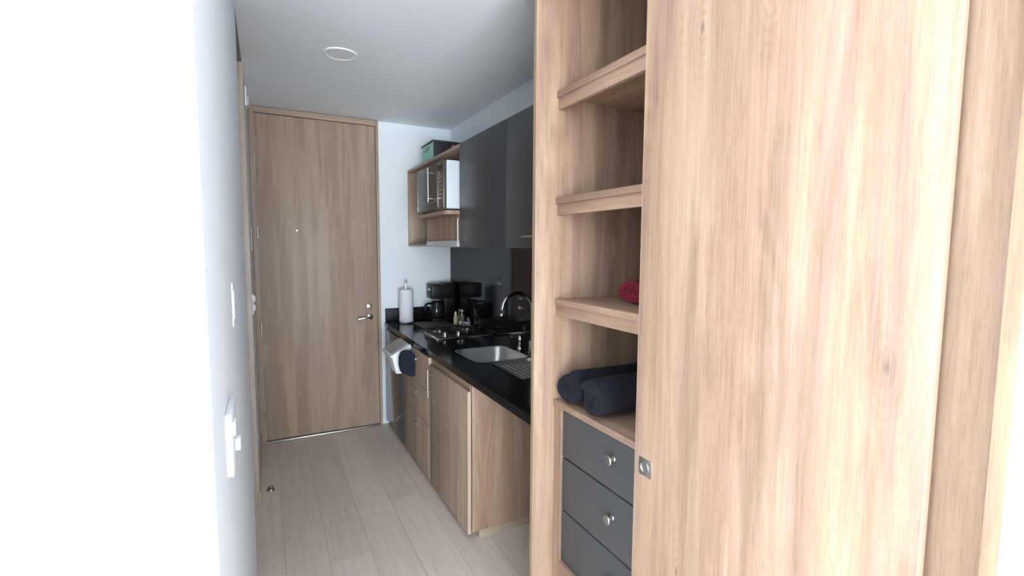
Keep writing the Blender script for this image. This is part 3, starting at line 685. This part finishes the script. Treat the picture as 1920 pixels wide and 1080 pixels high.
MB().lathe([(0, 0), (.033, 0), (.026, .010), (.010, .016), (.006, .020), (.010, .027), (.006, .033), (0, .034)], (1.386, 3.548, CT+.040)).build('pot_lid', 'steel', t)
jar('glass_jar', 1.425, 3.533, .019, .060, 'glass', 'steel', 'small clear glass shaker right of the white pot', contents='porcelain', lidh=.012)

# ================================================================== WALL UNITS
UX = 1.08; UZ0, UZ1 = 1.498, 2.133
def wall_cab(y0, y1, label, handle):
    t = thing('wall_cabinet', ((UX+RX)/2, (y0+y1)/2, UZ0), label, 'cabinet', 'charcoal wall cabinets')
    B('carcass', 'grey', t, UX+.020, RX-.001, y0+.001, y1-.001, UZ0+.001, UZ1-.001)
    d = B('cabinet_door', 'grey', t, UX, UX+.018, y0+.0025, y1-.0025, UZ0, UZ1, bev=.001)
    if handle == 'v':
        yy = y1-.045; hb = MB().cyl((UX-.030, yy, 1.515), (UX-.030, yy, 1.675), .005, seg=12)
        for z in (1.545, 1.645): hb.cyl((UX+.001, yy, z), (UX-.030, yy, z), .004, seg=10)
    else:
        hb = MB().cyl((UX-.026, 1.765, 1.549), (UX-.026, 1.955, 1.549), .005, seg=12)
        for yy in (1.80, 1.92): hb.cyl((UX+.001, yy, 1.549), (UX-.026, yy, 1.549), .004, seg=10)
    hb.build('bar_handle', 'satin', d)
wall_cab(2.178, 2.820, 'charcoal wall cabinet next to the microwave, upright bar handle', 'v')
wall_cab(1.530, 2.176, 'charcoal wall cabinet half hidden by the wardrobe, horizontal bar handle', 'h')

# open oak shelving around microwave and hood
us = thing('open_shelf_unit', ((UX+RX)/2, 3.42, 1.50), 'open light oak wall unit holding the microwave, above the cooktop', 'shelf unit')
B('side_panel', 'door_oak', us, UX, RX-.001, FY-.018, FY-.001, 1.505, UZ1, bev=.001)
B('side_panel', 'door_oak', us, UX+.02, RX-.001, 2.822, 2.838, 1.56, UZ1-.02, bev=.001)
B('top_panel', 'door_oak_y', us, UX, RX-.001, 2.822, FY-.018, UZ1-.020, UZ1, bev=.001)
B('bottom_panel', 'door_oak_y', us, UX, RX-.001, 3.50, FY-.018, 1.505, 1.522, bev=.001)
B('back_panel', 'door_oak', us, RX-.010, RX-.001, 2.838, FY-.018, 1.56, UZ1-.02)
B('divider_panel', 'door_oak', us, UX+.001, RX-.011, 3.484, 3.50, 1.505, 1.702)
B('front_board', 'oak', us, UX+.001, UX+.019, 2.838, 3.484, 1.545, 1.702)
sp = [(RX-.011, 2.824), (.0, 0)]
mb = MB()
P2 = [(RX-.011, 2.839), (1.10, 2.839), (1.10, 2.824)]
for i in range(7):
    a = math.radians(-90-90*i/6); P2.append((1.028+.040*math.cos(a), 2.864+.040*math.sin(a)))
for i in range(9):
    t_ = i/8; P2.append((.988+.092*(1-math.cos(math.pi*t_))/2, 3.38+.16*t_))
P2 += [(1.08, 3.70), (RX-.011, 3.70)]
mb.prism(P2, lambda u, v, t: Vector((u, v, t)), 1.703, 1.727)
mb.build('microwave_shelf', 'oak_y', us)

# range hood
rh = thing('range_hood', (1.26, 3.16, 1.50), 'pale slim range hood under the oak board, above the cooktop', 'hood')
B('hood_body', 'hood', rh, UX-.012, RX-.02, 2.842, 3.480, 1.503, 1.543, bev=.003)
B('filter_grille', 'steel', rh, UX+.05, RX-.06, 2.90, 3.42, 1.499, 1.504, bev=.001)
for y in (3.33, 3.37, 3.41): B('push_button', 'white', rh, UX-.0145, UX-.0115, y, y+.02, 1.518, 1.528)

# microwave
MX = .985; MY0, MY1, MZ0, MZ1 = 2.848, 3.425, 1.740, 2.035
mw = thing('microwave_oven', (1.2, 3.13, 1.727), 'microwave with mirrored dark door and white side in the oak wall unit', 'microwave')
B('casing', 'micro', mw, MX+.022, 1.40, MY0, MY1, MZ0, MZ1, bev=.004)
md = B('oven_door', 'mirror', mw, MX, MX+.022, 2.965, MY1-.001, MZ0+.002, MZ1-.002, bev=.003)
mp = B('control_panel', 'mirror', mw, MX, MX+.022, MY0+.001, 2.962, MZ0+.002, MZ1-.002, bev=.003)
B('display', 'blk', mp, MX-.001, MX+.001, 2.868, 2.945, 1.975, 2.010)
for r in range(6):
    for c_ in range(3):
        B('key_button', 'keys', mp, MX-.0012, MX+.001, 2.875+c_*.026, 2.885+c_*.026, 1.80+r*.026, 1.806+r*.026)
MB().cyl((MX-.048, 3.005, 1.785), (MX-.048, 3.005, 2.000), .0065, seg=14).cyl((MX, 3.005, 1.808), (MX-.048, 3.005, 1.808), .005, seg=10).cyl((MX, 3.005, 1.968), (MX-.048, 3.005, 1.968), .005, seg=10).build('bar_handle', 'chrome', md)
# thin curved chrome line across the door foot and along its near edge
pts = [(MX-.0005, 3.41-(3.41-2.968)*i/14, 1.782+.018*(i/14)**2.5) for i in range(15)]
MB().tube(pts, .0016, seg=6, sub=1).tube([(MX-.0005, 3.41, 1.752), (MX-.0005, 3.41, 2.02)], .0014, seg=6, sub=1).tube([(MX-.0005, 2.9675, 1.752), (MX-.0005, 2.9675, 2.022)], .0018, seg=6, sub=1).build('chrome_trim', 'chrome', md)
for y in (2.90, 3.36):
    for x in (1.02, 1.34): MB().cyl((x, y, 1.727), (x, y, MZ0+.002), .012, seg=12).build('foot', 'dark_matt', mw)

# gift box on the unit
bx = thing('storage_box', (1.22, 3.61, UZ1), 'mint green and dark cardboard box on top of the oak wall unit', 'box')
b0 = MB().box(1.125, 1.345, 3.47, 3.75, UZ1, 2.272, bev=.001).build('box_body', 'darkcard', bx)
B('side_print', 'mint', b0, 1.1235, 1.1255, 3.472, 3.748, UZ1+.001, 2.271)
B('box_lid', 'darkgreen', bx, 1.119, 1.351, 3.463, 3.757, 2.272, 2.286, bev=.002)
pol = [(.0, .0), (.055, .0), (.085, .035), (.105, .06), (.125, .045), (.15, .05), (.135, .085), (.115, .105), (.095, .098), (.075, .06), (.05, .03), (.02, .015)]
MB().prism(pol, lambda u, v, t: Vector((1.175+u*1.0, t, UZ1+.028+v*1.0)), 3.4685, 3.4705).build('printed_picture', 'lilac', b0)
for (a, b_) in ((3.50, 3.60), (3.50, 3.66)):
    z = 2.245 if b_ == 3.60 else 2.228
    B('printed_line', 'darkgreen', b0, 1.1228, 1.1236, a+.06, b_+.05, z, z+.007)
